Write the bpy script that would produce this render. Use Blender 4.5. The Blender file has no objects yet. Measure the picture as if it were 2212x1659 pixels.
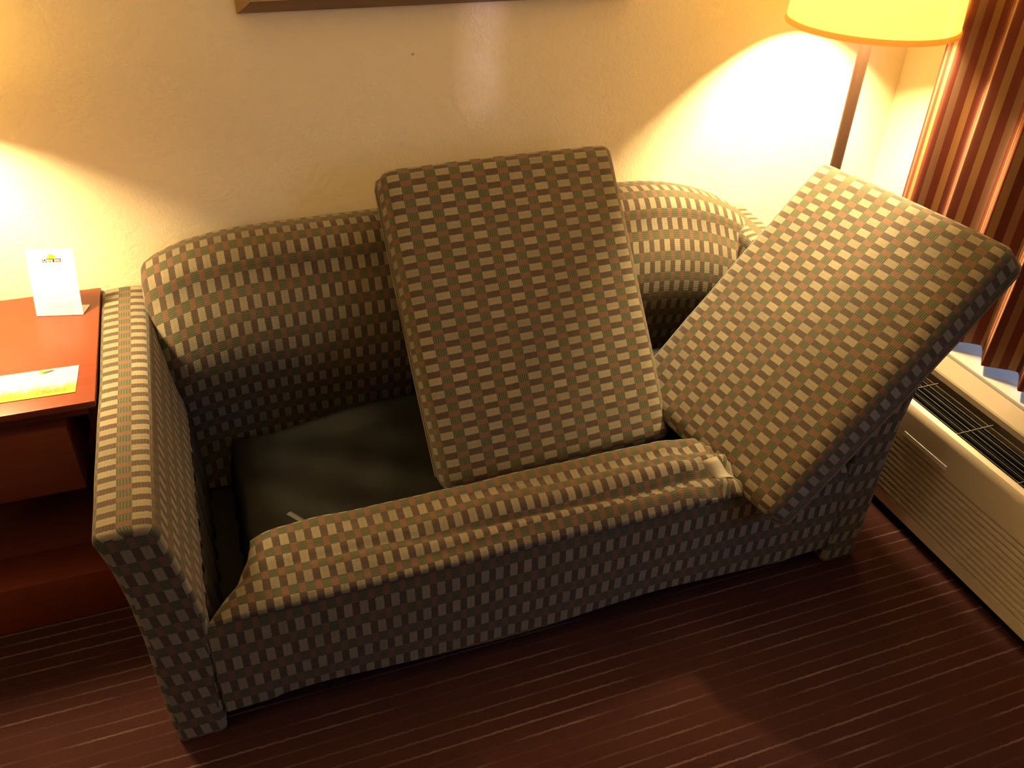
import bpy, bmesh, math, random
from mathutils import Vector, Matrix, noise
random.seed(7)
SC = bpy.context.scene
COL = SC.collection
PI = math.pi

# ------------------------------------------------------------------ camera, world, exposure
cam_d = bpy.data.cameras.new('camera')
cam = bpy.data.objects.new('camera', cam_d); COL.objects.link(cam)
R_ = Vector((0.94004649, -0.33992572, 0.02762442))
U_ = Vector((0.17434472, 0.54859309, 0.81770994))
F_ = Vector((0.29311520, 0.76386918, -0.57496726))
cam.matrix_world = Matrix(((R_.x, U_.x, -F_.x, 0.0), (R_.y, U_.y, -F_.y, 0.0), (R_.z, U_.z, -F_.z, 1.7), (0, 0, 0, 1)))
cam_d.sensor_fit = 'HORIZONTAL'; cam_d.sensor_width = 36.0
cam_d.lens = 36.0 * 1869.19 / 2212.0
cam_d.clip_start = 0.02
SC.camera = cam

vs = SC.view_settings
vs.view_transform = 'Standard'; vs.look = 'None'; vs.gamma = 1.0; vs.use_curve_mapping = False
vs.exposure = 0.36
SC.cycles.max_bounces = 10
SC.cycles.diffuse_bounces = 6
SC.cycles.transmission_bounces = 8
SC.cycles.sample_clamp_indirect = 4.0
SC.cycles.use_denoising = True

w = bpy.data.worlds.new('sky'); SC.world = w; w.use_nodes = True
bg = w.node_tree.nodes['Background']
bg.inputs[0].default_value = (0.30, 0.42, 0.75, 1); bg.inputs[1].default_value = 0.35

WARM = (1.0, 0.74, 0.37)
LAMP_R = Vector((1.652, 1.86, 1.21))      # centre of the rim of the floor lamp's shade
LAMP_L = Vector((-0.60, 1.90, 1.10))      # the same on the table lamp, left of the frame

def point_light(name, loc, power, color, radius):
    d = bpy.data.lights.new(name, 'POINT'); d.energy = power; d.color = color; d.shadow_soft_size = radius
    o = bpy.data.objects.new(name, d); COL.objects.link(o); o.location = loc
    return o

def area_light(name, loc, target, sx, sy, power, color, spread=PI):
    d = bpy.data.lights.new(name, 'AREA'); d.shape = 'RECTANGLE'; d.size = sx; d.size_y = sy
    d.energy = power; d.color = color; d.spread = spread
    o = bpy.data.objects.new(name, d); COL.objects.link(o); o.location = loc
    o.rotation_euler = (Vector(target) - Vector(loc)).to_track_quat('-Z', 'Y').to_euler()
    return o

P_R, P_L, P_ROOM, P_SKY, P_STRIP = 250.0, 110.0, 16.0, 17.0, 0.060
point_light('floor_lamp_bulb_light', LAMP_R + Vector((0, 0, 0.27)), P_R, WARM, 0.065)
point_light('table_lamp_bulb_light', LAMP_L + Vector((0, 0, 0.20)), P_L, WARM, 0.08)
point_light('room_fill_light', (-2.3, 0.70, 1.5), P_ROOM, (1.0, 0.76, 0.50), 0.18)     # unseen warm fill, added at the left to brighten the wall unit's front
area_light('window_daylight', (2.95, -0.55, 1.5), (1.0, 0.6, 0.4), 1.5, 1.6, P_SKY, (0.50, 0.62, 1.0))
area_light('window_daylight_behind_curtain', (2.62, 1.25, 1.3), (1.9, 1.25, 0.5), 1.0, 1.2, 16.0, (0.36, 0.55, 1.0))
area_light('daylight_strip_beam', (2.75, -1.0, 1.55), (0.715, 2.15, 1.48), 0.03, 1.0, P_STRIP, (0.72, 0.58, 1.0), math.radians(2))  # narrow beam added to shape the daylight strip on the wall; no gap modelled

# ------------------------------------------------------------------ node helpers
class NT:
    def __init__(s, name):
        s.m = bpy.data.materials.new(name); s.m.use_nodes = True
        s.t = s.m.node_tree; s.b = s.t.nodes['Principled BSDF']
    def n(s, kind, **kw):
        x = s.t.nodes.new(kind)
        for k, v in kw.items(): setattr(x, k, v)
        return x
    def put(s, sock, v):
        if hasattr(v, 'is_output') or isinstance(v, bpy.types.NodeSocket): s.t.links.new(v, sock)
        else: sock.default_value = v
    def math(s, op, a, b=None, c=None):
        x = s.n('ShaderNodeMath', operation=op); s.put(x.inputs[0], a)
        if b is not None: s.put(x.inputs[1], b)
        if c is not None: s.put(x.inputs[2], c)
        return x.outputs[0]
    def mix(s, f, a, b):
        x = s.n('ShaderNodeMix', data_type='RGBA'); s.put(x.inputs[0], f)
        for k, v in ((6, a), (7, b)): s.put(x.inputs[k], v if not isinstance(v, tuple) else (*v, 1.0))
        return x.outputs[2]
    def mul(s, col, f):
        x = s.n('ShaderNodeMix', data_type='RGBA', blend_type='MULTIPLY'); x.inputs[0].default_value = 1.0
        s.put(x.inputs[6], col)
        c = s.n('ShaderNodeCombineColor')
        for k in range(3): s.put(c.inputs[k], f)
        s.put(x.inputs[7], c.outputs[0]); return x.outputs[2]
    def noise(s, vec, scale, detail=2.0, rough=0.5):
        x = s.n('ShaderNodeTexNoise'); x.inputs['Scale'].default_value = scale; x.inputs['Detail'].default_value = detail
        x.inputs['Roughness'].default_value = rough
        if vec is not None: s.t.links.new(vec, x.inputs['Vector'])
        return x.outputs[0]
    def bump(s, h, strength, dist):
        x = s.n('ShaderNodeBump'); x.inputs['Strength'].default_value = strength; x.inputs['Distance'].default_value = dist
        s.t.links.new(h, x.inputs['Height']); s.t.links.new(x.outputs[0], s.b.inputs['Normal'])
    def base(s, col, rough=0.6, spec=0.3, metal=0.0):
        s.put(s.b.inputs['Base Color'], col if not isinstance(col, tuple) else (*col, 1.0))
        s.put(s.b.inputs['Roughness'], rough); s.b.inputs['Specular IOR Level'].default_value = spec
        s.b.inputs['Metallic'].default_value = metal
        return s.m
    def coord(s, which='Object'):
        return s.n('ShaderNodeTexCoord').outputs[which]

def plain(name, col, rough=0.6, spec=0.3, metal=0.0, grain=0.06, scale=60.0):
    k = NT(name); f = k.math('MULTIPLY_ADD', k.noise(k.coord(), scale, 3), 2 * grain, 1.0 - grain)
    return k.base(k.mul((*col, 1.0), f), rough, spec, metal)

# ------------------------------------------------------------------ materials
def mat_fabric():
    k = NT('woven_fabric'); uv = k.coord('UV')
    jit = k.noise(uv, 14.0, 2); jit2 = k.noise(uv, 11.0, 2)
    s = k.n('ShaderNodeSeparateXYZ'); k.t.links.new(uv, s.inputs[0])
    a0, b0 = s.outputs[0], s.outputs[1]
    a = k.math('ADD', a0, k.math('MULTIPLY', k.math('SUBTRACT', jit, 0.5), 0.10))
    b = k.math('ADD', b0, k.math('MULTIPLY', k.math('SUBTRACT', jit2, 0.5), 0.05))
    fa, fb = k.math('FRACT', a), k.math('FRACT', b)
    rowA = k.math('LESS_THAN', fb, 0.55)
    is_tan = k.math('LESS_THAN', fa, 0.53)
    fa2 = k.math('FRACT', k.math('ADD', a, 0.03))
    is_green = k.math('LESS_THAN', fa2, 0.61)
    # fine threads running along the alternation axis in the green and brown blocks
    th = k.math('GREATER_THAN', k.math('SINE', k.math('MULTIPLY', b, 2 * PI * 11.0)), 0.1)
    wob = k.noise(uv, 5.0, 3)
    thg = k.math('SUBTRACT', 1.0, k.math('MULTIPLY', th, 0.42))
    thd = k.math('SUBTRACT', 1.0, k.math('MULTIPLY', th, 0.22))
    rib = k.math('MULTIPLY_ADD', k.math('SINE', k.math('MULTIPLY', a, 2 * PI * 9.0)), 0.05, 0.95)
    cell = k.n('ShaderNodeTexWhiteNoise', noise_dimensions='2D')
    cc = k.n('ShaderNodeCombineXYZ'); k.put(cc.inputs[0], k.math('FLOOR', a)); k.put(cc.inputs[1], k.math('FLOOR', b))
    k.t.links.new(cc.outputs[0], cell.inputs['Vector'])
    var = k.math('MULTIPLY_ADD', cell.outputs['Value'], 0.22, 0.89)
    # a darker seam down the middle of each tan block
    mid = k.math('SUBTRACT', 1.0, k.math('MULTIPLY', k.math('LESS_THAN', k.math('ABSOLUTE', k.math('SUBTRACT', fa, 0.27)), 0.03), 0.10))
    tan_c = k.mul(k.mul(k.mul((0.1980, 0.1619, 0.1038, 1), rib), var), mid)
    dark_c = k.mul((0.0634, 0.0449, 0.0299, 1), thd)
    green_c = k.mul((0.0774, 0.0757, 0.0405, 1), thg)
    red_c = k.mul((0.1188, 0.0634, 0.0387, 1), rib)
    A = k.mix(is_tan, dark_c, tan_c); B = k.mix(is_green, red_c, green_c)
    col = k.mix(rowA, B, A)
    col = k.mul(col, k.math('MULTIPLY_ADD', wob, 0.24, 0.88))
    hgt = k.math('ADD', k.math('MULTIPLY', k.math('MULTIPLY', rowA, is_tan), 0.5),
                 k.math('MULTIPLY', k.math('SINE', k.math('MULTIPLY', b, 2 * PI * 11.0)), 0.18))
    k.bump(hgt, 0.35, 0.0012)
    k.b.inputs['Sheen Weight'].default_value = 0.12
    return k.base(col, 0.88, 0.12)

def mat_wall():
    k = NT('painted_wall'); v = k.coord()
    n1 = k.noise(v, 150.0, 3, 0.55); n2 = k.noise(v, 55.0, 2)
    h = k.math('ADD', n1, k.math('MULTIPLY', n2, 0.8))
    k.bump(h, 0.22, 0.006)
    f = k.math('MULTIPLY_ADD', k.noise(v, 3.0, 2), 0.06, 0.97)
    return k.base(k.mul((0.91, 0.785, 0.535, 1), f), 0.75, 0.2)

def mat_carpet():
    k = NT('striped_carpet'); v = k.coord()
    s = k.n('ShaderNodeSeparateXYZ'); k.t.links.new(v, s.inputs[0])
    x, y = s.outputs[0], s.outputs[1]
    wob = k.math('MULTIPLY', k.math('SUBTRACT', k.noise(v, 70.0, 3), 0.5), 0.006)
    q = k.math('DIVIDE', k.math('ADD', k.math('SUBTRACT', y, 0.773), wob), 0.0323)
    row = k.math('ROUND', q); d = k.math('ABSOLUTE', k.math('SUBTRACT', q, row))
    line = k.math('LESS_THAN', d, 0.072)
    c = k.n('ShaderNodeCombineXYZ'); k.put(c.inputs[0], k.math('MULTIPLY', x, 3.2)); k.put(c.inputs[1], k.math('MULTIPLY', row, 7.31))
    dash = k.noise(c.outputs[0], 1.0, 1.0)
    ramp = k.n('ShaderNodeMapRange'); ramp.inputs[1].default_value = 0.42; ramp.inputs[2].default_value = 0.66
    ramp.inputs[3].default_value = 0.10; ramp.inputs[4].default_value = 1.0
    k.t.links.new(dash, ramp.inputs[0])
    amt = k.math('MULTIPLY', line, ramp.outputs[0])
    tuft = k.noise(v, 420.0, 2)
    base = k.mul((0.043, 0.0150, 0.0122, 1), k.math('MULTIPLY_ADD', tuft, 0.9, 0.55))
    base = k.mul(base, k.math('MULTIPLY_ADD', k.noise(v, 6.0, 2), 0.3, 0.85))
    stripe = k.mul((0.120, 0.070, 0.056, 1), k.math('MULTIPLY_ADD', tuft, 0.8, 0.6))
    k.bump(k.math('ADD', tuft, k.math('MULTIPLY', amt, 0.4)), 0.6, 0.004)
    return k.base(k.mix(amt, base, stripe), 0.95, 0.05)

def mat_wood(name, col, rough=0.33, spec=0.45):
    k = NT(name); v = k.coord()
    mp = k.n('ShaderNodeMapping'); mp.inputs['Scale'].default_value = (2.0, 40.0, 40.0); k.t.links.new(v, mp.inputs[0])
    g = k.noise(mp.outputs[0], 3.0, 4, 0.6)
    f = k.math('MULTIPLY_ADD', g, 0.5, 0.75)
    return k.base(k.mul((*col, 1), f), rough, spec)

def mat_curtain():
    k = NT('striped_curtain'); s = k.n('ShaderNodeSeparateXYZ'); k.t.links.new(k.coord('UV'), s.inputs[0])
    u = s.outputs[0]
    f = k.math('FRACT', u); cellr = k.math('FLOORED_MODULO', k.math('FLOOR', u), 2.0)
    tan = k.mix(cellr, (0.27, 0.150, 0.065), (0.20, 0.110, 0.068))
    mar = k.mix(cellr, (0.105, 0.030, 0.020), (0.12, 0.034, 0.022))
    is_t = k.math('LESS_THAN', f, 0.46)
    w_ = k.math('MULTIPLY_ADD', k.noise(k.coord(), 500.0, 1), 0.16, 0.92)
    return k.base(k.mul(k.mix(is_t, mar, tan), w_), 0.95, 0.05)

def mat_shade(name='lamp_shade_cloth', dc=(0.86, 0.78, 0.58), tc=(0.95, 0.87, 0.52), fac=0.62):
    k = NT(name); k.t.nodes.remove(k.b)
    out = k.t.nodes['Material Output']
    d = k.n('ShaderNodeBsdfDiffuse'); d.inputs[0].default_value = (*dc, 1)
    t = k.n('ShaderNodeBsdfTranslucent'); t.inputs[0].default_value = (*tc, 1)
    mx = k.n('ShaderNodeMixShader'); mx.inputs[0].default_value = fac
    wv = k.noise(k.coord(), 300.0, 2)
    bp = k.n('ShaderNodeBump'); bp.inputs['Strength'].default_value = 0.1; k.t.links.new(wv, bp.inputs['Height'])
    k.t.links.new(bp.outputs[0], d.inputs['Normal'])
    k.t.links.new(d.outputs[0], mx.inputs[1]); k.t.links.new(t.outputs[0], mx.inputs[2])
    k.t.links.new(mx.outputs[0], out.inputs[0]); return k.m

def mat_emit(name, col, strength):
    k = NT(name); k.b.inputs['Emission Color'].default_value = (*col, 1); k.b.inputs['Emission Strength'].default_value = strength
    f = k.math('MULTIPLY_ADD', k.noise(k.coord(), 20.0, 1), 0.02, 0.98)
    return k.base(k.mul((*col, 1), f), 0.4)

def mat_leaflet():
    # white card with a ragged yellow band along its front edge (UV y = 0 at the front)
    k = NT('leaflet_print'); uv = k.coord('UV'); s = k.n('ShaderNodeSeparateXYZ'); k.t.links.new(uv, s.inputs[0])
    mp = k.n('ShaderNodeMapping'); mp.inputs['Scale'].default_value = (14.0, 1.5, 1.0); k.t.links.new(uv, mp.inputs[0])
    n = k.noise(mp.outputs[0], 1.0, 3, 0.7)
    e = k.math('ADD', s.outputs[1], k.math('MULTIPLY', k.math('SUBTRACT', n, 0.5), 0.55))
    r = k.n('ShaderNodeMapRange'); r.inputs[1].default_value = 0.22; r.inputs[2].default_value = 0.42; k.t.links.new(e, r.inputs[0])
    sky = k.mix(s.outputs[1], (0.42, 0.42, 0.40), (0.30, 0.33, 0.40))
    return k.base(k.mix(r.outputs[0], (0.34, 0.235, 0.015), sky), 0.35, 0.4)

def mat_glass():
    k = NT('window_glass'); k.t.nodes.remove(k.b); out = k.t.nodes['Material Output']
    t = k.n('ShaderNodeBsdfTransparent'); t.inputs[0].default_value = (0.94, 0.96, 0.97, 1)
    g = k.n('ShaderNodeBsdfGlossy'); g.inputs['Roughness'].default_value = 0.02
    mx = k.n('ShaderNodeMixShader'); k.put(mx.inputs[0], k.math('MULTIPLY_ADD', k.noise(k.coord(), 2.0, 1), 0.01, 0.05))
    k.t.links.new(t.outputs[0], mx.inputs[1]); k.t.links.new(g.outputs[0], mx.inputs[2]); k.t.links.new(mx.outputs[0], out.inputs[0])
    return k.m

M = dict(
    fabric=mat_fabric(), wall=mat_wall(), carpet=mat_carpet(),
    wood=mat_wood('cherry_wood', (0.150, 0.030, 0.011), 0.36, 0.26), wood_dark=mat_wood('cherry_wood_front', (0.15, 0.034, 0.016), 0.45, 0.35),
    frame=mat_wood('picture_frame_wood', (0.19, 0.11, 0.05), 0.35, 0.5), curtain=mat_curtain(), shade=mat_shade(), shade_trim=mat_shade('lamp_shade_trim', (0.82, 0.64, 0.38), (0.80, 0.62, 0.30), 0.55),
    pole=plain('lamp_pole_metal', (0.055, 0.027, 0.016), 0.45, 0.3),
    bulb=mat_emit('lit_bulb', (1.0, 0.75, 0.45), 6.0),
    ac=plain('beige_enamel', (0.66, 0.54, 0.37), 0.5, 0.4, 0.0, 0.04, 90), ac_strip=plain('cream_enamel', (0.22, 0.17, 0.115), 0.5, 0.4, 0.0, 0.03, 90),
    ac_dark=plain('dark_grille', (0.006, 0.0055, 0.005), 0.7, 0.1), wire=plain('grille_wire', (0.10, 0.085, 0.07), 0.5, 0.3),
    sticker=plain('sticker_paper', (0.95, 0.92, 0.90), 0.5), sill=plain('white_sill', (0.28, 0.25, 0.22), 0.5, 0.4),
    bag=plain('black_dust_cover', (0.0042, 0.0038, 0.003), 0.6, 0.14, 0.0, 0.35, 9), lining=plain('black_lining', (0.018, 0.015, 0.012), 0.8, 0.2),
    strap=plain('grey_strap', (0.075, 0.068, 0.058), 0.7), tag=plain('white_tag_cloth', (0.27, 0.23, 0.16), 0.7),
    paper=plain('white_card', (0.74, 0.74, 0.68), 0.5, 0.3, 0.0, 0.01), leaflet=mat_leaflet(),
    ink=plain('grey_ink', (0.40, 0.41, 0.40), 0.6), ink_dark=plain('dark_ink', (0.03, 0.025, 0.025), 0.8, 0.1), sun=plain('yellow_ink', (0.50, 0.40, 0.01), 0.5),
    pink=plain('pale_pink_ink', (0.58, 0.46, 0.42), 0.5), leaf=plain('grey_green_ink', (0.04, 0.05, 0.025), 0.5), olive=plain('olive_ink', (0.12, 0.095, 0.02), 0.5),
    ceiling=plain('ceiling_paint', (0.6, 0.55, 0.46), 0.9), trim=plain('baseboard_paint', (0.20, 0.12, 0.08), 0.6), white=plain('window_frame_paint', (0.7, 0.7, 0.7), 0.4),
    glass=mat_glass(), seam=plain('seam_thread', (0.13, 0.095, 0.06), 0.9), print=plain('picture_print', (0.35, 0.30, 0.22), 0.4, 0.3, 0.0, 0.5, 5),
    mat=plain('picture_mount', (0.70, 0.64, 0.50), 0.8), hole=plain('nail_hole_shadow', (0.60, 0.48, 0.31), 0.9),
    lint=plain('lint', (0.6, 0.55, 0.45), 0.9),
)

# ------------------------------------------------------------------ object helpers
def link(o, parent=None, base=None):
    COL.objects.link(o)
    if parent is not None:
        o.parent = parent
        if base is not None: o.matrix_parent_inverse = base.inverted()
    return o

BASE = {}
def thing(name, label, cat, loc=(0, 0, 0), mat=None, group=None):
    o = bpy.data.objects.new(name, None); COL.objects.link(o)
    o.empty_display_size = 0.05
    mw = mat if mat is not None else Matrix.Translation(Vector(loc))
    o.matrix_world = mw; BASE[o.name] = mw.copy()
    o['label'] = label; o['category'] = cat
    if group: o['group'] = group
    return o

def finish(bm, name, m, parent=None, smooth=True, local=False, angle=40):
    bmesh.ops.recalc_face_normals(bm, faces=bm.faces)
    me = bpy.data.meshes.new(name); bm.to_mesh(me); bm.free()
    me.materials.append(M[m] if isinstance(m, str) else m)
    if smooth:
        for p in me.polygons: p.use_smooth = True
        try: me.set_sharp_from_angle(angle=math.radians(angle))
        except Exception: pass
    o = bpy.data.objects.new(name, me)
    base = None
    if parent is not None and not local:
        r = parent
        while r.parent is not None: r = r.parent
        base = BASE.get(r.name)
    if parent is not None and parent.parent is not None: base = None if local else BASE_PART.get(parent.name)
    link(o, parent, base)
    BASE_PART[o.name] = Matrix.Identity(4)
    return o
BASE_PART = {}

def structure(o): o['kind'] = 'structure'; return o

def box(bm, x0, x1, y0, y1, z0, z1, bev=0.0, seg=2):
    vs_ = [bm.verts.new((x, y, z)) for x in (x0, x1) for y in (y0, y1) for z in (z0, z1)]
    idx = ((0, 1, 3, 2), (4, 6, 7, 5), (0, 4, 5, 1), (2, 3, 7, 6), (0, 2, 6, 4), (1, 5, 7, 3))
    fs = [bm.faces.new([vs_[i] for i in f]) for f in idx]
    if bev > 0:
        es = list({e for f in fs for e in f.edges})
        bmesh.ops.bevel(bm, geom=es, offset=bev, segments=seg, affect='EDGES', profile=0.5)

def box_obj(name, m, parent, *dims, bev=0.0, seg=2):
    bm = bmesh.new(); box(bm, *dims, bev=bev, seg=seg); return finish(bm, name, m, parent)

def lathe(bm, prof, cx, cy, seg=48, close=False):
    rings = []
    for r, z in prof:
        if r < 1e-6: rings.append([bm.verts.new((cx, cy, z))])
        else: rings.append([bm.verts.new((cx + r * math.cos(2 * PI * k / seg), cy + r * math.sin(2 * PI * k / seg), z)) for k in range(seg)])
    if close: rings.append(rings[0])
    for A, B in zip(rings, rings[1:]):
        for k in range(seg):
            k2 = (k + 1) % seg
            if len(A) == 1 and len(B) == 1: continue
            if len(A) == 1: bm.faces.new((A[0], B[k], B[k2]))
            elif len(B) == 1: bm.faces.new((A[k], B[0], A[k2]))
            else: bm.faces.new((A[k], B[k], B[k2], A[k2]))

def tube(bm, pts, r, seg=8):
    pts = [Vector(p) for p in pts]; rings = []
    for i, p in enumerate(pts):
        d = (pts[min(i + 1, len(pts) - 1)] - pts[max(i - 1, 0)]).normalized()
        a = d.orthogonal().normalized()
        if rings:
            a = (pa - d * pa.dot(d)).normalized()
        pa = a; b = d.cross(a)
        rings.append([bm.verts.new(p + r * (a * math.cos(2 * PI * k / seg) + b * math.sin(2 * PI * k / seg))) for k in range(seg)])
    for A, B in zip(rings, rings[1:]):
        for k in range(seg): bm.faces.new((A[k], A[(k + 1) % seg], B[(k + 1) % seg], B[k]))
    bm.faces.new(rings[0][::-1]); bm.faces.new(rings[-1])

def grid(bm, P, UV=None, uvl=None):
    """P[i][j] points, UV[i][j] pattern coordinates"""
    V = [[bm.verts.new(p) for p in row] for row in P]
    for i in range(len(V) - 1):
        for j in range(len(V[0]) - 1):
            q = ((i, j), (i + 1, j), (i + 1, j + 1), (i, j + 1))
            try: f = bm.faces.new([V[a][b] for a, b in q])
            except ValueError: continue
            if UV is not None:
                for l, (a, b) in zip(f.loops, q): l[uvl].uv = UV[a][b]
    return V

def weld(bm, d=1e-4):
    bmesh.ops.remove_doubles(bm, verts=bm.verts, dist=d)

def text_obj(s, size, m, name, mat, parent, bold=0.0):
    cu = bpy.data.curves.new(name, 'FONT'); cu.body = s; cu.size = size; cu.align_x = 'CENTER'; cu.align_y = 'CENTER'
    cu.offset = bold; cu.extrude = 0.00008; cu.resolution_u = 3
    t = bpy.data.objects.new('tmp', cu); COL.objects.link(t)
    bpy.context.view_layer.update()
    me = bpy.data.meshes.new_from_object(t.evaluated_get(bpy.context.evaluated_depsgraph_get()))
    bpy.data.objects.remove(t); bpy.data.curves.remove(cu)
    me.materials.clear(); me.materials.append(M[m]); me.transform(mat)
    o = bpy.data.objects.new(name, me); link(o, parent); BASE_PART[o.name] = Matrix.Identity(4)
    return o

PV, PU = 0.0332, 0.0605        # the weave: one tan and brown pair, one pair of rows

# ================================================================== THE ROOM
bm = bmesh.new(); box(bm, -3.6, 2.46, -4.0, 2.40, -0.06, 0.0)
structure(finish(bm, 'floor', 'carpet', smooth=False))
bm = bmesh.new(); box(bm, -3.6, 2.46, 2.15, 2.30, 0.0, 2.45)
wall_back = structure(finish(bm, 'wall_back', 'wall', smooth=False))
bm = bmesh.new(); box(bm, -3.75, -3.6, -4.0, 2.30, 0.0, 2.45)
structure(finish(bm, 'wall_left', 'wall', smooth=False))
bm = bmesh.new(); box(bm, -3.6, 2.46, -4.15, -4.0, 0.0, 2.45)
structure(finish(bm, 'wall_front', 'wall', smooth=False))
bm = bmesh.new(); box(bm, -3.6, 2.46, -4.0, 2.30, 2.45, 2.55)
structure(finish(bm, 'ceiling', 'ceiling', smooth=False))
# window wall: pier, ledge below the sill, lintel, far pier
WY0, WY1, WZ0, WZ1 = -1.30, 1.78, 0.40, 2.10
bm = bmesh.new()
box(bm, 2.07, 2.46, WY1, 2.15, 0.0, 2.45); box(bm, 2.22, 2.46, -4.0, WY0, 0.0, 2.45)
box(bm, 2.22, 2.46, WY0, WY1, WZ1, 2.45); box(bm, 1.935, 2.46, WY0, WY1, 0.0, 0.362)
structure(finish(bm, 'wall_right', 'wall', smooth=False))
bm = bmesh.new(); box(bm, 1.916, 2.32, -2.3, 2.15, 0.362, 0.384, bev=0.003)
structure(finish(bm, 'trim_1', 'sill'))['label'] = 'white window sill ledge under the curtain hem'
win = bpy.data.objects.new('window_1', None); COL.objects.link(win); win['kind'] = 'structure'; BASE['window_1'] = Matrix.Identity(4)
for nm, d in (('frame_rail', (2.29, 2.34, WY0, WY1, 0.384, 0.43)), ('frame_rail', (2.29, 2.34, WY0, WY1, WZ1 - 0.05, WZ1)),
              ('frame_stile', (2.29, 2.34, WY0, WY0 + 0.05, 0.43, WZ1 - 0.05)), ('frame_stile', (2.29, 2.34, WY1 - 0.05, WY1, 0.43, WZ1 - 0.05)),
              ('mullion', (2.29, 2.34, 0.22, 0.27, 0.43, WZ1 - 0.05))):
    box_obj(nm, 'white', win, *d, bev=0.004)
for y0, y1 in ((WY0 + 0.05, 0.22), (0.27, WY1 - 0.05)):
    box_obj('pane', 'glass', win, 2.312, 2.316, y0, y1, 0.43, WZ1 - 0.05)
bm = bmesh.new(); box(bm, -3.6, -0.97, 2.138, 2.15, 0.0, 0.09, bev=0.003); structure(finish(bm, 'baseboard_back', 'trim'))
bm = bmesh.new(); box(bm, -3.6, -3.588, -4.0, 2.138, 0.0, 0.09, bev=0.003); structure(finish(bm, 'baseboard_left', 'trim'))
# a filled nail hole in the plaster
bm = bmesh.new(); lathe(bm, [(0.0, 0.0002), (0.0010, 0.0003), (0.0016, 0.0012), (0.0026, 0.0009), (0.0034, 0.0)], 0, 0, 16)
bm.transform(Matrix.Translation((0.535, 2.1496, 1.134)) @ Matrix.Rotation(PI / 2, 4, 'X'))
BASE['wall_back'] = Matrix.Identity(4)
finish(bm, 'nail_hole', 'hole', wall_back)

# ================================================================== SOFA
sofa = thing('sofa', 'patterned brown and tan sleeper sofa with its seat open, against the wall', 'sofa', (0.6, 1.7, 0.0))
ARM = [(-0.258, 0.004), (-0.261, 0.06), (-0.262, 0.20), (-0.262, 0.33), (-0.266, 0.44), (-0.276, 0.53), (-0.286, 0.578), (-0.291, 0.598), (-0.289, 0.609),
       (-0.280, 0.615), (-0.262, 0.617), (-0.236, 0.618), (-0.212, 0.617), (-0.196, 0.614), (-0.186, 0.607), (-0.181, 0.594), (-0.176, 0.565),
       (-0.168, 0.52), (-0.158, 0.45), (-0.147, 0.38), (-0.144, 0.33), (-0.147, 0.20), (-0.155, 0.06), (-0.158, 0.004)]
def build_arm(sign):
    prof = [((x if sign > 0 else 1.217 - x), z) for x, z in ARM]
    cx = sum(p[0] for p in prof) / len(prof)
    arc = [0.0]
    for p, q in zip(prof, prof[1:]): arc.append(arc[-1] + math.hypot(q[0] - p[0], q[1] - p[1]))
    a0 = arc[11]                                             # middle of the arm's top
    bm = bmesh.new(); ul = bm.loops.layers.uv.new('UVMap')
    ys = [1.224, 1.2262, 1.231, 1.238] + [1.238 + (2.135 - 1.238) * k / 26 for k in range(1, 27)]
    ins = [0.010, 0.0045, 0.0012, 0.0] + [0.0] * 26
    P, UV = [], []
    for y, i_ in zip(ys, ins):
        row, ru = [], []
        for (x, z), s in zip(prof, arc):
            wv = 0.0025 * noise.noise(Vector((x * 9 + sign, y * 7, z * 9)))
            zz = z - (i_ if z > 0.5 else 0.0)
            xx = x + (-i_ if x > cx else i_) + wv * (1 if z > 0.05 else 0) + (0.075 * min(1.0, z / 0.6) * (y - 1.224) / 0.9 if sign < 0 else 0.0)
            row.append((xx, y, zz)); ru.append(((y - 1.224) / PV + 0.15, (s - a0) / PU + 0.775))
        P.append(row); UV.append(ru)
    grid(bm, P, UV, ul)
    # front face: a panel of its own cut of cloth, rows running up the arm
    n = len(prof); half = n // 2
    rows, ruv = [], []
    for k in range(half):
        A, B = P[0][k], P[0][n - 1 - k]
        rr, uu = [], []
        for j in range(7):
            t = j / 6.0; p = [A[c] + (B[c] - A[c]) * t for c in range(3)]
            rr.append(p); uu.append(((p[0] + (0.2 if sign > 0 else -1.417) - 0.14 * sign * (0.5 - p[2])) / 0.0327 + 0.265, (p[2] - 0.5) / 0.0592 + 0.275))
        rows.append(rr); ruv.append(uu)
    grid(bm, rows, ruv, ul)
    # back end
    rows = []
    for k in range(half):
        A, B = P[-1][k], P[-1][n - 1 - k]; rows.append([A, B])
    grid(bm, rows, [[(0, 0), (1, 0)] for _ in rows], ul)
    weld(bm)
    return finish(bm, 'arm', 'fabric', sofa, angle=55)
build_arm(1); build_arm(-1)

# back: camel shaped, crowned top, ends falling behind the arms
TOP = [(-0.190, 0.655), (-0.186, 0.680), (-0.176, 0.697), (-0.152, 0.714), (-0.11, 0.732), (-0.07, 0.745), (0.0, 0.757), (0.06, 0.763), (0.2, 0.766), (0.5, 0.768), (0.8, 0.767),
       (1.0, 0.765), (1.1, 0.762), (1.18, 0.759), (1.26, 0.749), (1.334, 0.730), (1.39, 0.709), (1.435, 0.688), (1.48, 0.662), (1.508, 0.642), (1.535, 0.612)]
def top_z(x):
    for (x0, z0), (x1, z1) in zip(TOP, TOP[1:]):
        if x <= x1:
            t = max(0.0, (x - x0) / (x1 - x0)); return z0 + (z1 - z0) * t
    return TOP[-1][1]
bm = bmesh.new(); ul = bm.loops.layers.uv.new('UVMap')
xs = [-0.190 + 1.725 * (1 - math.cos(PI * k / 120)) / 2 for k in range(121)]
P, UV = [], []
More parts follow.
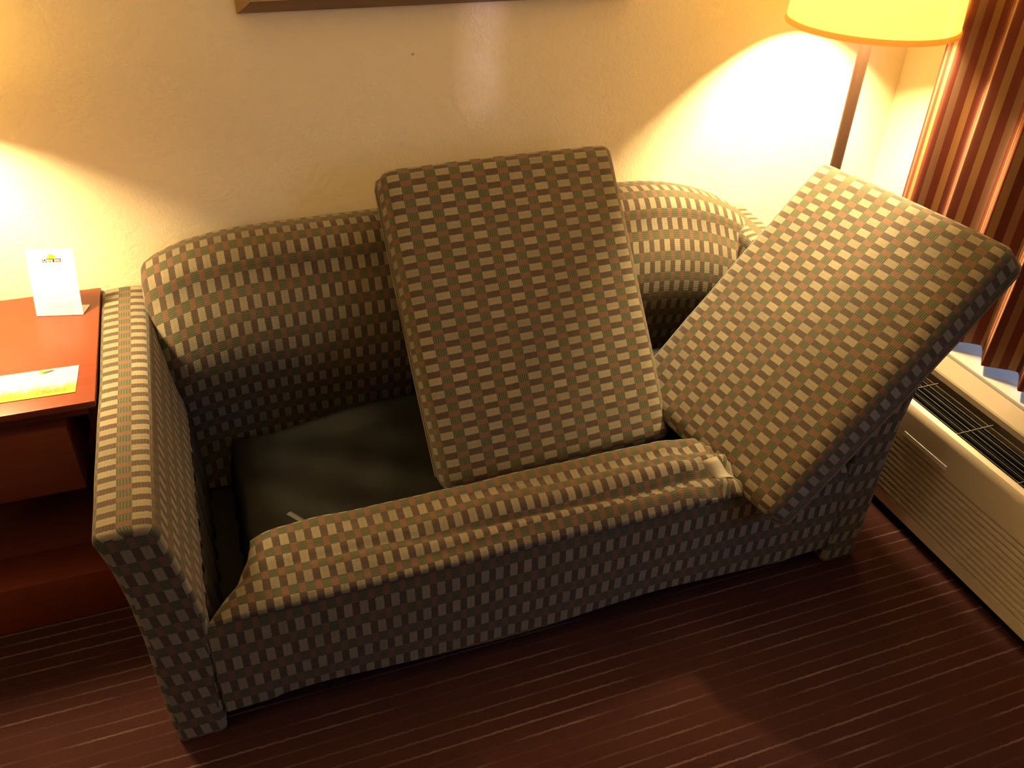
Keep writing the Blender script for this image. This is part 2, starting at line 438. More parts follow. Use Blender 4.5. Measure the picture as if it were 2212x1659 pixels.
for x in xs:
    zt = top_z(x); u = (x + 0.190) / 1.725
    u_full = math.sin(PI * min(1, max(0, u))) ** 0.4               # fuller in the middle
    end = min(1.0, min(x + 0.190 + 0.008, 1.535 - x) / 0.08); end = math.sin(max(0.0, end) * PI / 2)
    sec = []
    FACE = ((0.0, 1.962), (0.10, 1.952), (0.22, 1.940), (0.34, 1.924), (0.46, 1.910), (0.58, 1.904), (0.70, 1.908), (0.82, 1.922), (0.92, 1.944), (1.0, 1.968))
    sec.append((1.958 + (1 - end) * 0.03, 0.06))
    for t, fy in FACE:                                           # plump front face
        z = 0.20 + (zt - 0.068 - 0.20) * t
        sec.append((fy + (1 - u_full) * 0.02 + (1 - end) * 0.03, z))
    yf = sec[-1][0]; R = 0.068; yb = 2.142
    for k in range(1, 7):                                        # rolled top
        a = PI / 2 * k / 6
        sec.append((yf + 0.078 * (1 - math.cos(a)), zt - R + R * math.sin(a)))
    yt = sec[-1][0]
    sec += [(yt + (yb - 0.02 - yt) * 0.5, zt - 0.002), (yb - 0.02, zt - 0.012), (yb, zt - 0.04), (yb, 0.3), (yb, 0.05)]
    arc, s = [0.0], 0.0
    for p, q in zip(sec, sec[1:]):
        s += math.hypot(q[0] - p[0], q[1] - p[1]); arc.append(s)
    sref = arc[16]
    P.append([(x, y, z) for y, z in sec]); UV.append([((x + 0.062) / PV + 0.26, (a - sref) / PU + 0.35) for a in arc])
V = grid(bm, P, UV, ul)
for row in (P[0], P[-1]):
    vv = [bm.verts.new(p) for p in row]
    f = bm.faces.new(vv)
    for l in f.loops: l[ul].uv = (l.vert.co.y / PV, l.vert.co.z / PU)
weld(bm)
finish(bm, 'back', 'fabric', sofa, angle=60)

# front rail with its upholstered face
bm = bmesh.new(); ul = bm.loops.layers.uv.new('UVMap')
def rail_top(x):
    pts = [(-0.15, 0.333), (-0.05, 0.337), (0.2, 0.334), (0.5, 0.338), (0.9, 0.340), (1.1, 0.330), (1.365, 0.325)]
    for (x0, z0), (x1, z1) in zip(pts, pts[1:]):
        if x <= x1: return z0 + (z1 - z0) * max(0, (x - x0) / (x1 - x0))
    return pts[-1][1]
P, UV = [], []
NX = 90
for i in range(NX + 1):
    x = -0.152 + 1.521 * i / NX; zt = rail_top(x); zb = 0.060 + 0.010 * math.sin(i * 0.13) * (1 if 6 < i < 84 else 0.3)
    row, ru = [(x, 1.262, zb)], [((x + 0.0075) / 0.0331 + 0.265, (zb - 0.25) / 0.067)]
    for k in range(11):
        t = k / 10; z = zb + (zt - zb) * t
        y = 1.226 + 0.004 * noise.noise(Vector((x * 5, z * 8, 3.1))) - 0.004 * math.sin(PI * t)
        if k == 10: y += 0.004
        row.append((x, y, z)); ru.append(((x + 0.0075) / 0.0331 + 0.265, (z - 0.211) / 0.067 + 0.275))
    P.append(row); UV.append(ru)
grid(bm, P, UV, ul)
box(bm, -0.03, 1.36, 1.262, 1.30, 0.07, 0.235)
finish(bm, 'front_rail', 'fabric', sofa, angle=50)

# the loose cloth lip of the seat deck, rumpled into long folds
bm = bmesh.new(); ul = bm.loops.layers.uv.new('UVMap')
NX, NT_ = 160, 34
def lerp_tab(tab, t):
    for (a_, b_), (c_, d_) in zip(tab, tab[1:]):
        if t <= c_: return b_ + (d_ - b_) * max(0.0, (t - a_) / (c_ - a_))
    return tab[-1][1]
LEFT = [(0.0, -0.149), (0.15, -0.126), (0.42, -0.076), (0.70, -0.050), (0.88, -0.042), (1.0, -0.040)]
def lip_pt(x, t, xl):
    y = 1.2275 + (1.405 - 1.2275) * t + 0.010 * noise.noise(Vector((x * 3.0, t, 5)))
    z = rail_top(x) + 0.004 + 0.038 * math.sin(t * PI * 0.56)
    wk = min(1.0, max(0.0, (x - 0.12) / 0.45))                    # folds deepen to the right
    f = 0.44 - 0.16 * x                                           # crease wanders to the front
    z += 0.012 * wk * math.exp(-((t - f - 0.20) / 0.12) ** 2) - 0.011 * wk * math.exp(-((t - f) / 0.065) ** 2)
    z += 0.010 * wk * math.exp(-((t - f + 0.14) / 0.07) ** 2)
    z += 0.005 * noise.noise(Vector((x * 9, t * 3.4, 0.4))) * (0.3 + t)
    z += 0.004 * noise.noise(Vector((x * 3 - t * 2, t * 9, 7.4)))
    dl = max(0.0, 1 - (x - xl) / 0.06); z -= 0.022 * dl * dl
    if x > 0.86: z += 0.012 * noise.noise(Vector((x * 20, t * 6, 1.7))) * min(1, (x - 0.86) / 0.1)
    xd = 1.030 + 0.055 * (1 - t)
    if x > xd:                                                 # pressed down under the tipped cushion
        lim = 0.225 + max(0.0, x - 1.075) * 0.98; k = min(1.0, (x - xd) / 0.03)
        z = z * (1 - k) + min(z, lim) * k
    if t < 0.08: z -= 0.010 * (1 - t / 0.08) ** 2
    return Vector((x, y, z))
P, UV = [], []
for i in range(NX + 1):
    u = i / NX; row, acc = [], [0.0]
    for j in range(NT_ + 1):
        t = j / NT_; xl = lerp_tab(LEFT, t)
        row.append(lip_pt(xl + (1.360 - xl) * u, t, xl))
        if j: acc.append(acc[-1] + (row[-1] - row[-2]).length)
    ru = [((p.x + 0.0075) / 0.0331 + 0.265, (a_ - acc[-1]) / 0.0565 + 0.99) for p, a_ in zip(row, acc)]
    p = row[-1]                                                   # the cloth turns down over its inner edge
    row.append(p + Vector((0, 0.008, -0.005))); ru.append((ru[-1][0], ru[-1][1] + 0.15))
    row.append(p + Vector((0, 0.012, -0.030))); ru.append((ru[-1][0], ru[-1][1] + 0.4))
    P.append(row); UV.append(ru)
grid(bm, P, UV, ul)
# left end hanging down into the well
row = P[0]
under = [(r + Vector((-0.004, 0.006, -0.03 - 0.05 * j / NT_))) for j, r in enumerate(row)]
grid(bm, [under, row], [[(q[0] - 1.6, q[1]) for q in UV[0]], UV[0]], ul)
weld(bm)
lip = finish(bm, 'seat_deck', 'fabric', sofa, angle=80)
lip.modifiers.new('thickness', 'SOLIDIFY').thickness = -0.004
lip['label'] = 'rumpled patterned cloth lip along the seat front'

# well of the seat: bottom, inner sides, folded mattress in its black dust cover
box_obj('well_bottom', 'lining', sofa, -0.15, 1.367, 1.262, 1.93, 0.05, 0.075)
box_obj('well_side', 'lining', sofa, 1.335, 1.362, 1.30, 1.93, 0.075, 0.345)
bm = bmesh.new(); P = []
for i in range(61):
    y = 1.27 + 0.66 * i / 60
    P.append([(-0.142 + 0.012 * math.sin(i * 0.9) * (0.3 + 0.7 * (1 - j / 10)) + 0.006 * noise.noise(Vector((i * 0.35, j * 0.3, 2))), y, 0.075 + 0.265 * j / 10) for j in range(11)])
grid(bm, P)
lin = finish(bm, 'well_lining', 'lining', sofa, angle=90); lin['label'] = 'black cloth lining hanging beside the left arm'
lin.modifiers.new('thickness', 'SOLIDIFY').thickness = 0.003

bm = bmesh.new(); P = []
X0, X1, Y0, Y1, ZT = -0.058, 1.30, 1.41, 1.915, 0.262
NXm, NYm = 110, 56
def bag_pt(u, v):
    # u, v in [-0.12, 1.12]; outside [0,1] the cloth falls down the sides
    uc, vc = min(1, max(0, u)), min(1, max(0, v))
    x = X0 + (X1 - X0) * uc; y = Y0 + (Y1 - Y0) * vc
    du = max(0.0, -u, u - 1) / 0.12; dv = max(0.0, -v, v - 1) / 0.12
    r = 0.03
    ex = min(1.0, (x - X0) / r, (X1 - x) / r); ey = min(1.0, (y - Y0) / r, (Y1 - y) / r)
    z = ZT - r * (1 - math.sqrt(max(0, 1 - (1 - max(0, ex)) ** 2))) * 0.7 - r * (1 - math.sqrt(max(0, 1 - (1 - max(0, ey)) ** 2))) * 0.7
    z -= (ZT - 0.085) * max(du, dv) * 0.95
    q = Vector((x * 3.2, y * 6.0, 0.3)); n1 = noise.noise(q); n2 = noise.noise(Vector((x * 9 + y * 4, y * 10 - x * 5, 1.2)))
    z += (0.016 * n1 + 0.007 * n2) * (1 - max(du, dv))
    # diagonal creases fanning from the front left
    c = math.sin((y - 1.2) * 34 + (x + 0.2) * 21); z += 0.004 * c * (1 - max(du, dv)) * math.exp(-((x - 0.25) / 0.35) ** 2)
    x += -0.012 * du * (1 if u < 0 else -1) + 0.010 * math.sin(y * 55) * du
    # the back strip of the cover rises towards the sofa back
    z += 0.045 * max(0.0, (vc - 0.86) / 0.14) * min(1, max(0, (x - 0.05) / 0.3)) * (1 - max(du, dv))
    return (x, y, z)
for i in range(NXm + 1):
    P.append([bag_pt(-0.12 + 1.24 * i / NXm, -0.12 + 1.24 * j / NYm) for j in range(NYm + 1)])
grid(bm, P)
bag = finish(bm, 'mattress_cover', 'bag', sofa, angle=75); bag['label'] = 'folded mattress in a creased black dust cover'
# strap lying across the cover
def bag_z(x, y): return bag_pt((x - X0) / (X1 - X0), (y - Y0) / (Y1 - Y0))[2]
bm = bmesh.new(); P = []
for k in range(15):
    t = k / 14; x = 0.050 + 0.110 * t; y = 1.575 - 0.15 * t
    d = Vector((0.16, 0.115, 0)).normalized() * 0.007
    z = max(bag_z(x, y), bag_z(x + d.x, y + d.y), bag_z(x - d.x, y - d.y)) + 0.0025
    P.append([(x - d.x, y - d.y, z), (x, y, z + 0.0015), (x + d.x, y + d.y, z)])
grid(bm, P); st = finish(bm, 'strap', 'strap', bag, angle=80); st['label'] = 'grey webbing strap'
st.modifiers.new('thickness', 'SOLIDIFY').thickness = 0.0015
# white tag standing on the lip beside the tilted cushion
bm = bmesh.new(); P = []
for k in range(6):
    t = 0.46 - 0.28 * k / 5
    P.append([lip_pt(0.990 + 0.005 * k + 0.020 * q, t, -1.0) + Vector((0, 0, 0.004 + 0.002 * q)) for q in range(3)])
grid(bm, P); tg = finish(bm, 'care_tag', 'tag', sofa, angle=80); tg['label'] = 'blank white cloth tag'
tg.modifiers.new('thickness', 'SOLIDIFY').thickness = 0.001

# ================================================================== LOOSE SEAT CUSHIONS
def cushion(label, origin, ax, ay, an, x0, x1, y0, y1, pu, T=0.128, crown=0.010, bow=0.0):
    ax, ay, an = Vector(ax), Vector(ay), Vector(an)
    mw = Matrix(((ax.x, ay.x, an.x, origin[0]), (ax.y, ay.y, an.y, origin[1]), (ax.z, ay.z, an.z, origin[2]), (0, 0, 0, 1)))
    root = thing('seat_cushion', label, 'cushion', mat=mw, group='loose cushions of the sofa')
    bm = bmesh.new(); ul = bm.loops.layers.uv.new('UVMap')
    c = Vector(((x0 + x1) / 2, (y0 + y1) / 2, -T / 2)); h = Vector(((x1 - x0) / 2, (y1 - y0) / 2, T / 2)); r = 0.024
    NXc, NYc, NZc = 30, 38, 8
    def pos(p):
        q = Vector([min(max(p[k], -(h[k] - r)), h[k] - r) for k in range(3)]); d = p - q
        v = q + (d.normalized() * r if d.length > 1e-9 else d)
        fu, fv = 1 - (p.x / h.x) ** 2, 1 - (p.y / h.y) ** 2
        if p.z > 0: v.z += crown * max(0, fu) ** 0.6 * max(0, fv) ** 0.6 * (p.z / h.z)
        # sides full, corners slightly pinched
        v.x += 0.003 * (p.x / h.x) ** 3 * fv
        v.y += 0.004 * (p.y / h.y) ** 3 * fu
        v.z += 0.0022 * noise.noise(Vector((p.x * 9, p.y * 9, p.z * 9 + x1)))
        v.z += bow * (1 - (p.y / h.y) ** 2)
        return c + v
    def uv(p, face):
        q = c + p; k = 0.85                                     # the rounding takes up a little cloth
        a, b = -q.y, q.x
        if face == 'x+': b = q.x + (h.z - p.z) * k
        if face == 'x-': b = q.x - (h.z - p.z) * k
        if face == 'y+': a = -(q.y + (h.z - p.z) * k)
        if face == 'y-': a = -(q.y - (h.z - p.z) * k)
        return (a / PV + 0.265, b / pu + 0.275)
    def side(face, N1, N2, f):
        P, UV = [], []
        for i in range(N1 + 1):
            row, ru = [], []
            for j in range(N2 + 1):
                p = Vector(f(2 * i / N1 - 1, 2 * j / N2 - 1)); row.append(pos(p)); ru.append(uv(p, face))
            P.append(row); UV.append(ru)
        grid(bm, P, UV, ul)
    side('z+', NXc, NYc, lambda s, t: (s * h.x, t * h.y, h.z)); side('z-', NXc, NYc, lambda s, t: (s * h.x, t * h.y, -h.z))
    side('x+', NYc, NZc, lambda s, t: (h.x, s * h.y, t * h.z)); side('x-', NYc, NZc, lambda s, t: (-h.x, s * h.y, t * h.z))
    side('y+', NXc, NZc, lambda s, t: (s * h.x, h.y, t * h.z)); side('y-', NXc, NZc, lambda s, t: (s * h.x, -h.y, t * h.z))
    weld(bm)
    body = finish(bm, 'cover', 'fabric', root, local=True, angle=180)
    # stitched seam round the underside
    bm = bmesh.new(); pts = []
    zs = -h.z + 0.026
    ring = []
    for k in range(160):
        a = 2 * PI * k / 160; ca, sa = math.cos(a), math.sin(a)
        m_ = 1.0 / max(abs(ca), abs(sa)); ring.append(Vector((ca * m_ * h.x, sa * m_ * h.y, zs)))
    pts = [pos(p) for p in ring]
    cen = Vector((c.x, c.y, 0))
    pts = [p + Vector(((p.x - c.x) / h.x, (p.y - c.y) / h.y, 0)) * 0.0012 for p in pts]
    tube(bm, pts + [pts[0]], 0.0028, 6)
    finish(bm, 'seam', 'seam', root, local=True, angle=180)
    return root
cushion('patterned seat cushion propped upright in the middle, leaning on the sofa back',
        (0.4232806, 1.9491357, 0.9038077), (0.998431, 0.055167, -0.009616), (-0.025477, 0.600406, 0.799290), (0.049868, -0.797790, 0.600869),
        -0.022, 0.602, -0.768, 0.026, 0.06293, T=0.120)
cushion('patterned seat cushion tipped askew over the right arm below the floor lamp',
        (1.5286886, 1.7603806, 0.8763845), (0.114302, -0.993306, 0.016656), (0.689832, 0.091423, 0.718174), (-0.714890, -0.070599, 0.695664),
        -0.034, 0.556, -0.762, 0.026, 0.05914, T=0.112)

# ================================================================== END TABLE, CARD AND LEAFLET
TZ = 0.619
tab = thing('end_table', 'cherry red wooden end table at the left of the sofa', 'table', (-0.62, 1.89, 0))
box_obj('table_top', 'wood', tab, -0.96, -0.2925, 1.641, 2.147, TZ - 0.016, TZ, bev=0.0015)
box_obj('apron', 'wood_dark', tab, -0.92, -0.318, 1.69, 2.13, TZ - 0.062, TZ - 0.016)
dr = box_obj('drawer', 'wood_dark', tab, -0.90, -0.362, 1.652, 2.10, 0.388, TZ - 0.062, bev=0.003)
box_obj('side_panel', 'wood_dark', tab, -0.336, -0.312, 1.76, 2.13, 0.0, TZ - 0.062, bev=0.002)
box_obj('side_panel', 'wood_dark', tab, -0.93, -0.906, 1.76, 2.13, 0.0, TZ - 0.062, bev=0.002)
box_obj('back_panel', 'wood_dark', tab, -0.906, -0.336, 2.11, 2.125, 0.0, TZ - 0.062)
box_obj('shelf', 'wood_dark', tab, -0.906, -0.336, 1.76, 2.11, 0.118, 0.138, bev=0.002)
box_obj('lower_rail', 'wood', tab, -0.93, -0.302, 1.650, 1.760, 0.0, 0.138, bev=0.003)
bm = bmesh.new(); lathe(bm, [(0.0, 0.0), (0.006, 0.0), (0.006, 0.012), (0.014, 0.018), (0.014, 0.026), (0.0, 0.030)], 0, 0, 20)
bm.transform(Matrix.Translation((-0.64, 1.652, 0.47)) @ Matrix.Rotation(PI / 2, 4, 'X')); finish(bm, 'drawer_knob', 'pole', tab)

# tent card: bottom edge from (-.43, 2.04) to (-.327, 2.015)
B0, B1 = Vector((-0.430, 2.040, TZ)), Vector((-0.3275, 2.0165, TZ))
cx_ = (B1 - B0).normalized(); cw = (B1 - B0).length; chh = 0.158
back_ = Vector((-cx_.y, cx_.x, 0)); lean = math.radians(17)
up_ = Vector((0, 0, 1)) * math.cos(lean) + back_ * math.sin(lean)
nrm = cx_.cross(up_).normalized()            # towards the camera
cmat = Matrix(((cx_.x, up_.x, nrm.x, B0.x), (cx_.y, up_.y, nrm.y, B0.y), (cx_.z, up_.z, nrm.z, B0.z + 0.0008), (0, 0, 0, 1)))
card = thing('tent_card', 'white standing card with a sun logo on the end table', 'card', mat=cmat)
bm = bmesh.new(); box(bm, 0.0, cw, 0.0, chh, -0.0010, 0.0); finish(bm, 'front_panel', 'paper', card, smooth=False, local=True)
inv = cmat.inverted()
foot = [B0 + Vector((0, 0, 0.0008)), B1 + Vector((0, 0, 0.0008)), B1 + back_ * 0.045 + cx_ * 0.004 + Vector((0, 0, 0.0012)), B0 + back_ * 0.045 + Vector((0, 0, 0.0012))]
bm = bmesh.new(); lo = [bm.verts.new(inv @ p) for p in foot]; hi = [bm.verts.new(inv @ (p + Vector((0, 0, 0.0009)))) for p in foot]
bm.faces.new(lo[::-1]); bm.faces.new(hi)
for k in range(4): bm.faces.new((lo[k], lo[(k + 1) % 4], hi[(k + 1) % 4], hi[k]))
finish(bm, 'easel_foot', 'paper', card, smooth=False, local=True)
def sun_logo(parent, ox, oy, z, s, sun_m, ring_m):
    def disc(r0, r1, m, nm, zz):
        bm = bmesh.new(); N = 24; A, B = [], []
        for k in range(N + 1):
            a = PI * k / N
            A.append(bm.verts.new((ox + r0 * math.cos(a), oy + r0 * math.sin(a) * 1.08, zz))); B.append(bm.verts.new((ox + r1 * math.cos(a), oy + r1 * math.sin(a) * 1.08, zz)))
        for k in range(N): bm.faces.new((A[k], B[k], B[k + 1], A[k + 1]))
        return finish(bm, nm, m, parent, smooth=False, local=True)
    if sun_m: disc(0.0008 * s, 0.0088 * s, sun_m, 'sun_mark', z)
    disc(0.0092 * s, 0.0102 * s, ring_m, 'sun_outline', z)
lx, ly = cw * 0.525, chh * 0.862
sun_logo(card, lx, ly, 0.0003, 1.0, 'sun', 'ink')
def rect(parent, nm, m, x0, x1, y0, y1, z):
    bm = bmesh.new(); box(bm, x0, x1, y0, y1, z - 0.0001, z); return finish(bm, nm, m, parent, smooth=False, local=True)
rect(card, 'logo_box', 'ink_dark', lx - 0.0205, lx + 0.0205, ly - 0.0088, ly - 0.0006, 0.0003)
text_obj('Days Inn', 0.0108, 'pink', 'logo_lettering', Matrix.Translation((lx, ly - 0.0044, 0.0005)), card, 0.00032)
for k, (yy, x0, x1) in enumerate(((0.0285, 0.30, 0.62), (0.0285, 0.66, 0.86), (0.0235, 0.30, 0.60), (0.0235, 0.64, 0.88), (0.0185, 0.38, 0.55), (0.0185, 0.58, 0.82), (0.0105, 0.24, 0.50), (0.0105, 0.52, 0.88), (0.0055, 0.28, 0.55), (0.0055, 0.58, 0.84))):
    n_ = 9; xx = x0
    ww = (x1 - x0) / n_
    bm = bmesh.new()
    for q in range(n_):
        l_ = ww * random.uniform(0.45, 0.85); box(bm, cw * (x0 + ww * q), cw * (x0 + ww * q + l_), yy, yy + 0.0014, 0.0002, 0.0003)
    ln = finish(bm, 'fine_print', 'ink', card, smooth=False, local=True)

# leaflet lying on the table
L0 = Vector((-0.331, 1.684, TZ)); L1 = Vector((-0.328, 1.789, TZ)); ll = Vector((-0.999, 0.030, 0)).normalized()
ly_ = (L1 - L0).normalized(); lmat = Matrix(((-ll.x, ly_.x, 0, L0.x + ll.x * 0.24), (-ll.y, ly_.y, 0, L0.y + ll.y * 0.24), (0, 0, 1, TZ + 0.0004), (0, 0, 0, 1)))
leaf = thing('leaflet', 'glossy white and yellow leaflet lying flat on the end table', 'leaflet', mat=lmat)
bm = bmesh.new(); ul = bm.loops.layers.uv.new('UVMap'); box(bm, 0, 0.24, 0, 0.105, 0, 0.0012)
for f in bm.faces:
    for l in f.loops: l[ul].uv = (l.vert.co.x / 0.24, l.vert.co.y / 0.105)
finish(bm, 'sheet', 'leaflet', leaf, smooth=False, local=True)
sun_logo(leaf, 0.192, 0.022, 0.0014, 1.25, None, 'olive')
bm = bmesh.new()
for d_ in ((0.165, 0.219, 0.010, 0.0112), (0.165, 0.219, 0.0208, 0.022), (0.165, 0.1662, 0.010, 0.022), (0.2178, 0.219, 0.010, 0.022)): box(bm, *d_, 0.0012, 0.0014)
finish(bm, 'logo_box', 'olive', leaf, smooth=False, local=True)
text_obj('Days Inn', 0.0105, 'olive', 'logo_lettering', Matrix.Translation((0.192, 0.0160, 0.0014)), leaf, 0.0002)
bm = bmesh.new(); A = []
for k in range(24):
    a = 2 * PI * k / 24; A.append(bm.verts.new((0.180 + 0.012 * math.cos(a) * (0.7 + 0.3 * abs(math.cos(a))) - 0.0, 0.094 + 0.0045 * math.sin(a) + 0.003 * math.cos(a), 0.0015)))
bm.faces.new(A); finish(bm, 'leaf_mark', 'leaf', leaf, smooth=False, local=True)
bm = bmesh.new(); A = [bm.verts.new((0.170 + 0.010 * math.cos(2 * PI * k / 20), 0.095 + 0.006 * math.sin(2 * PI * k / 20), 0.0014)) for k in range(20)]
bm.faces.new(A); finish(bm, 'sun_mark', 'sun', leaf, smooth=False, local=True)
for yy, x0, x1 in ((0.086, 0.150, 0.176), (0.092, 0.192, 0.206), (0.085, 0.186, 0.222), (0.079, 0.172, 0.218), (0.071, 0.16, 0.21), (0.064, 0.135, 0.205), (0.080, 0.05, 0.075), (0.072, 0.04, 0.09)):
    bm = bmesh.new(); xx = x0
    while xx < x1 - 0.002:
        l_ = random.uniform(0.0025, 0.006); box(bm, xx, min(x1, xx + l_), yy, yy + 0.0016, 0.0012, 0.0013); xx += l_ + 0.0012
    finish(bm, 'fine_print', 'ink', leaf, smooth=False, local=True)

# ================================================================== LAMPS
def drum_shade(root, c, r0, r1, hh):
    cx, cy, z0 = c
    bm = bmesh.new(); lathe(bm, [(r0, z0), (r1, z0 + hh), (r1 - 0.0016, z0 + hh), (r0 - 0.0016, z0)], cx, cy, 72, close=True)
    sh = finish(bm, 'lamp_shade', 'shade', root, angle=60)
    for rr, zz in ((r0, z0), (r1, z0 + hh - 0.010)):
        bm = bmesh.new(); lathe(bm, [(rr + 0.0022, zz - 0.002), (rr + 0.003, zz + 0.006), (rr + 0.0014, zz + 0.012), (rr - 0.0036, zz + 0.012), (rr - 0.0036, zz - 0.002)], cx, cy, 72, close=True)
        finish(bm, 'shade_trim', 'shade_trim', sh, angle=50)
    return sh
def bulb(root, c, z):
    bm = bmesh.new(); lathe(bm, [(0.0, z - 0.052), (0.012, z - 0.05), (0.013, z - 0.03), (0.022, z - 0.014), (0.029, z + 0.008), (0.026, z + 0.026), (0.014, z + 0.038), (0.0, z + 0.041)], c[0], c[1], 24)
    b = finish(bm, 'bulb', 'bulb', root, angle=80); b.visible_shadow = True
    return b
c = LAMP_R
fl = thing('floor_lamp', 'tall floor lamp with a lit drum shade in the corner by the curtain', 'lamp', (c.x, c.y, 0))
bm = bmesh.new(); lathe(bm, [(0.0, 0.0), (0.118, 0.0), (0.120, 0.006), (0.116, 0.016), (0.06, 0.024), (0.022, 0.034), (0.0, 0.034)], c.x, c.y, 48); finish(bm, 'base', 'pole', fl)
bm = bmesh.new(); lathe(bm, [(0.0, 0.03), (0.0155, 0.03), (0.0155, c.z + 0.02), (0.010, c.z + 0.03), (0.010, c.z + 0.062), (0.0, c.z + 0.062)], c.x, c.y, 24); finish(bm, 'pole', 'pole', fl)
sh = drum_shade(fl, c, 0.210, 0.188, 0.37); bulb(fl, c, c.z + 0.27)
bm = bmesh.new()
for k in range(3):
    a = 2 * PI * k / 3 + 0.4; tube(bm, [(c.x, c.y, c.z + 0.055), (c.x + 0.10 * math.cos(a), c.y + 0.10 * math.sin(a), c.z + 0.03), (c.x + 0.207 * math.cos(a), c.y + 0.207 * math.sin(a), c.z + 0.004)], 0.0016, 6)
finish(bm, 'spider', 'pole', fl)
c = LAMP_L
tl = thing('table_lamp', 'lit table lamp with a drum shade on the left end table', 'lamp', (c.x, c.y, TZ))
bm = bmesh.new(); lathe(bm, [(0.0, TZ), (0.075, TZ), (0.078, TZ + 0.012), (0.05, TZ + 0.022), (0.03, TZ + 0.05), (0.052, TZ + 0.12), (0.055, TZ + 0.2), (0.032, TZ + 0.29), (0.014, TZ + 0.32), (0.0, TZ + 0.32)], c.x, c.y, 40); finish(bm, 'base', 'pole', tl)
bm = bmesh.new(); lathe(bm, [(0.0, TZ + 0.30), (0.010, TZ + 0.30), (0.010, c.z + 0.055), (0.0, c.z + 0.055)], c.x, c.y, 20); finish(bm, 'pole', 'pole', tl)
drum_shade(tl, c, 0.180, 0.155, 0.29); bulb(tl, c, c.z + 0.20)

# ================================================================== CURTAIN
cur = thing('curtain', 'maroon and gold striped pleated curtain hanging over the window sill', 'curtain', (1.95, 1.3, 0.40))
bm = bmesh.new(); ul = bm.loops.layers.uv.new('UVMap')
# each fold: a ridge towards the room, a face turning back to the window, a hidden return
knots = [(1.966, 1.897), (1.950, 1.889), (1.922, 1.845), (1.904, 1.808), (1.908, 1.796), (1.996, 1.770), (1.998, 1.758)]
ridge = [1.682, 1.545, 1.404, 1.276, 1.140, 1.012, 0.880, 0.752]
for k, yr in enumerate(ridge):
    am = 1.0 + 0.10 * math.sin(k * 2.3)
    knots += [(1.9145, yr + 0.003), (1.9145, yr - 0.003), (1.951 + 0.038 * am, yr - 0.052), (1.951 + 0.037 * am, yr - 0.067)]
for _ in range(3):                                              # corner cutting
    nk = [knots[0]]
    for p_, q_ in zip(knots, knots[1:]):
        nk += [(p_[0] * 0.75 + q_[0] * 0.25, p_[1] * 0.75 + q_[1] * 0.25), (p_[0] * 0.25 + q_[0] * 0.75, p_[1] * 0.25 + q_[1] * 0.75)]
    knots = nk + [knots[-1]]
cols = []; s = 0.0
for i, (x, y) in enumerate(knots):
    if i: s += math.hypot(x - knots[i - 1][0], y - knots[i - 1][1])
    cols.append((x, y, s))
P, UV = [], []
for i, (x, y, s) in enumerate(cols):
    row, ru = [], []
    for j in range(25):
        t = j / 24; z = 0.413 + (2.22 - 0.413) * t
        k = 1.0 - 0.12 * t
        gather = 0.10 * t * (y - 1.25) * 0.0
        xx = 1.951 + (x - 1.951) * k + 0.004 * noise.noise(Vector((y * 6, z * 1.2, 0)))
        yy = y + 0.004 * noise.noise(Vector((y * 3, z * 1.5, 9)))
        row.append((xx, yy, z)); ru.append((s / 0.0455 + 0.1, z))
    P.append(row); UV.append(ru)
grid(bm, P, UV, ul)
cp = finish(bm, 'curtain_panel', 'curtain', cur, angle=180)
cp.modifiers.new('thickness', 'SOLIDIFY').thickness = 0.0025
bm = bmesh.new(); tube(bm, [(1.951, 2.10, 2.245), (1.951, -1.4, 2.245)], 0.012, 12); finish(bm, 'curtain_rod', 'pole', cur)
for yy in (2.04, 0.3, -1.3):
    bm = bmesh.new(); box(bm, 1.945, 2.22, yy - 0.008, yy + 0.008, 2.235, 2.255); finish(bm, 'rod_bracket', 'pole', cur)

# ================================================================== WALL UNIT (heater and cooler under the window)
ac = thing('air_conditioner', 'beige wall heating and cooling unit with a grooved front under the window', 'air conditioner', (1.78, 1.0, 0))
YA, YB = 0.40, 1.655
prof = [(1.672, 0.028)]
prof.append((1.661, 0.030))
NG = 11
for k in range(NG):
    zc = 0.070 + k * 0.0178
    prof += [(1.659, zc - 0.0040), (1.672, zc - 0.0030), (1.672, zc + 0.0030), (1.659, zc + 0.0040)]
prof += [(1.659, 0.338), (1.6600, 0.352), (1.665, 0.362), (1.673, 0.366), (1.681, 0.365), (1.684, 0.360), (1.684, 0.30), (1.70, 0.28), (1.70, 0.028)]
def extrude_y(bm, prof, y0, y1):
    A = [bm.verts.new((x, y0, z)) for x, z in prof]; B = [bm.verts.new((x, y1, z)) for x, z in prof]
    n = len(prof)
    for k in range(n): bm.faces.new((A[k], A[(k + 1) % n], B[(k + 1) % n], B[k]))
    bm.faces.new(A[::-1]); bm.faces.new(B)
bm = bmesh.new(); extrude_y(bm, prof, YA, YB); finish(bm, 'front_cover', 'ac', ac, angle=25)
bm = bmesh.new(); box(bm, 1.70, 1.835, YA, YB, 0.05, 0.315); finish(bm, 'grille_bed', 'ac_dark', ac, smooth=False)
box_obj('base_pan', 'ac_dark', ac, 1.675, 1.93, YA + 0.02, YB - 0.02, 0.0, 0.05)
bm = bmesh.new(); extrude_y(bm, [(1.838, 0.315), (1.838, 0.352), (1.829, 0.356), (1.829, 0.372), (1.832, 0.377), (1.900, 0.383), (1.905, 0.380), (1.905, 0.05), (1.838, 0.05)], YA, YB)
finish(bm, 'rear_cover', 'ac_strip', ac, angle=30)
bm = bmesh.new(); box(bm, 1.659, 1.905, YB, YB + 0.012, 0.03, 0.366, bev=0.003); finish(bm, 'end_cap', 'ac', ac)
bm = bmesh.new(); box(bm, 1.659, 1.905, YA - 0.012, YA, 0.03, 0.366, bev=0.003); finish(bm, 'end_cap', 'ac', ac)
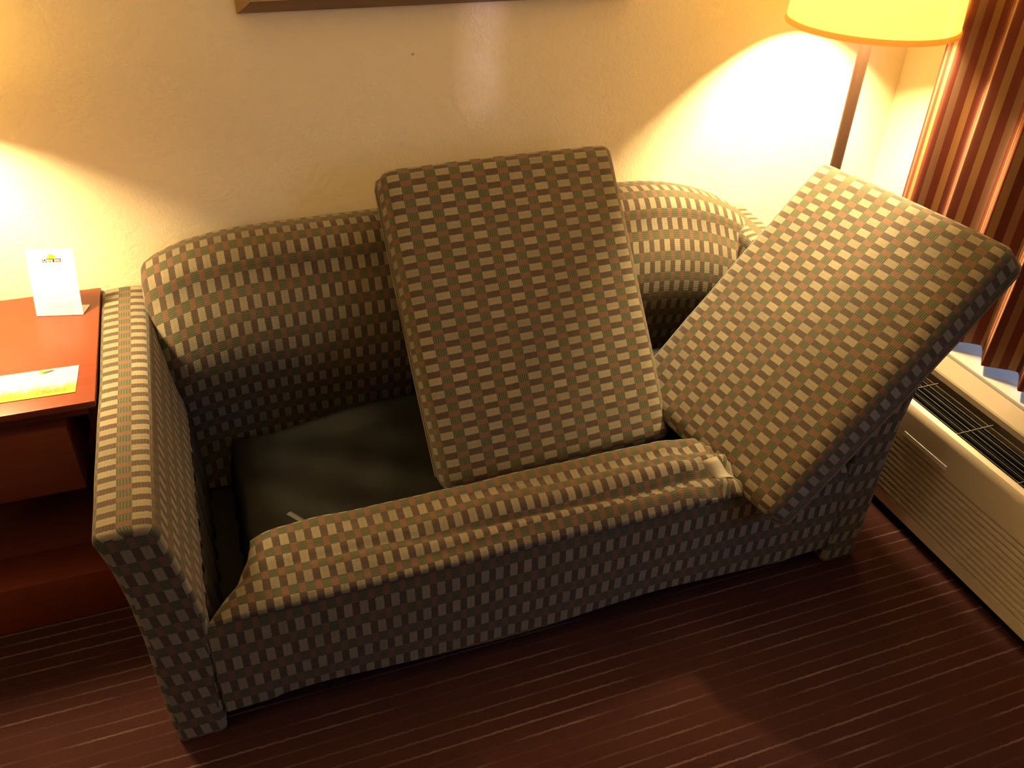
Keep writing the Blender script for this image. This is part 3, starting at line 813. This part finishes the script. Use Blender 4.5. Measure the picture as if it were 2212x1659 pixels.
for k in range(7):
    x = 1.697 + 0.1300 * k / 6.3
    box_obj('grille_bar', 'wire', ac, x - 0.0007, x + 0.0007, YA, YB, 0.339, 0.3405)
for k in range(7):
    yy = 1.445 - 0.2 * k + (0.2 if k == 0 else 0.2)
    if YA < yy < YB: box_obj('grille_cross_bar', 'wire', ac, 1.686, 1.836, yy - 0.0011, yy + 0.0011, 0.3405, 0.3425)
for k in range(10):
    x = 1.692 + 0.0145 * k
    box_obj('louvre', 'ac_dark', ac, x, x + 0.0022, YA, YB, 0.315, 0.325)
stk = box_obj('sticker', 'sticker', ac, 1.6574, 1.6592, 1.197, 1.353, 0.2705, 0.2835); stk['label'] = 'narrow white strip sticker'

# ================================================================== PICTURE
pic = thing('picture_frame', 'wooden picture frame on the wall above the sofa, only its bottom edge in view', 'picture', (0.64, 2.14, 1.6))
FX0, FX1, FZ0, FZ1, FW = 0.133, 1.12, 1.247, 1.93, 0.052
def frame_side(a0, a1, i0, i1):
    """outer edge a0-a1, inner edge i0-i1 (x, z); moulded section"""
    bm = bmesh.new(); rows = []
    for t, yy in ((0.0, 2.149), (0.0, 2.144), (0.30, 2.124), (0.52, 2.112), (0.58, 2.1095), (0.66, 2.112), (0.82, 2.118), (1.0, 2.130), (1.0, 2.149)):
        rows.append([(a0[0] + (i0[0] - a0[0]) * t, yy, a0[1] + (i0[1] - a0[1]) * t), (a1[0] + (i1[0] - a1[0]) * t, yy, a1[1] + (i1[1] - a1[1]) * t)])
    grid(bm, rows); return finish(bm, 'frame_side', 'frame', pic, angle=20)
O = [(FX0, FZ0), (FX1, FZ0), (FX1, FZ1), (FX0, FZ1)]; I = [(FX0 + FW, FZ0 + FW), (FX1 - FW, FZ0 + FW), (FX1 - FW, FZ1 - FW), (FX0 + FW, FZ1 - FW)]
for k in range(4): frame_side(O[k], O[(k + 1) % 4], I[k], I[(k + 1) % 4])
box_obj('mount', 'mat', pic, FX0 + FW - 0.004, FX1 - FW + 0.004, 2.136, 2.148, FZ0 + FW - 0.004, FZ1 - FW + 0.004)
box_obj('print', 'print', pic, FX0 + FW + 0.06, FX1 - FW - 0.06, 2.1345, 2.136, FZ0 + FW + 0.06, FZ1 - FW - 0.06)
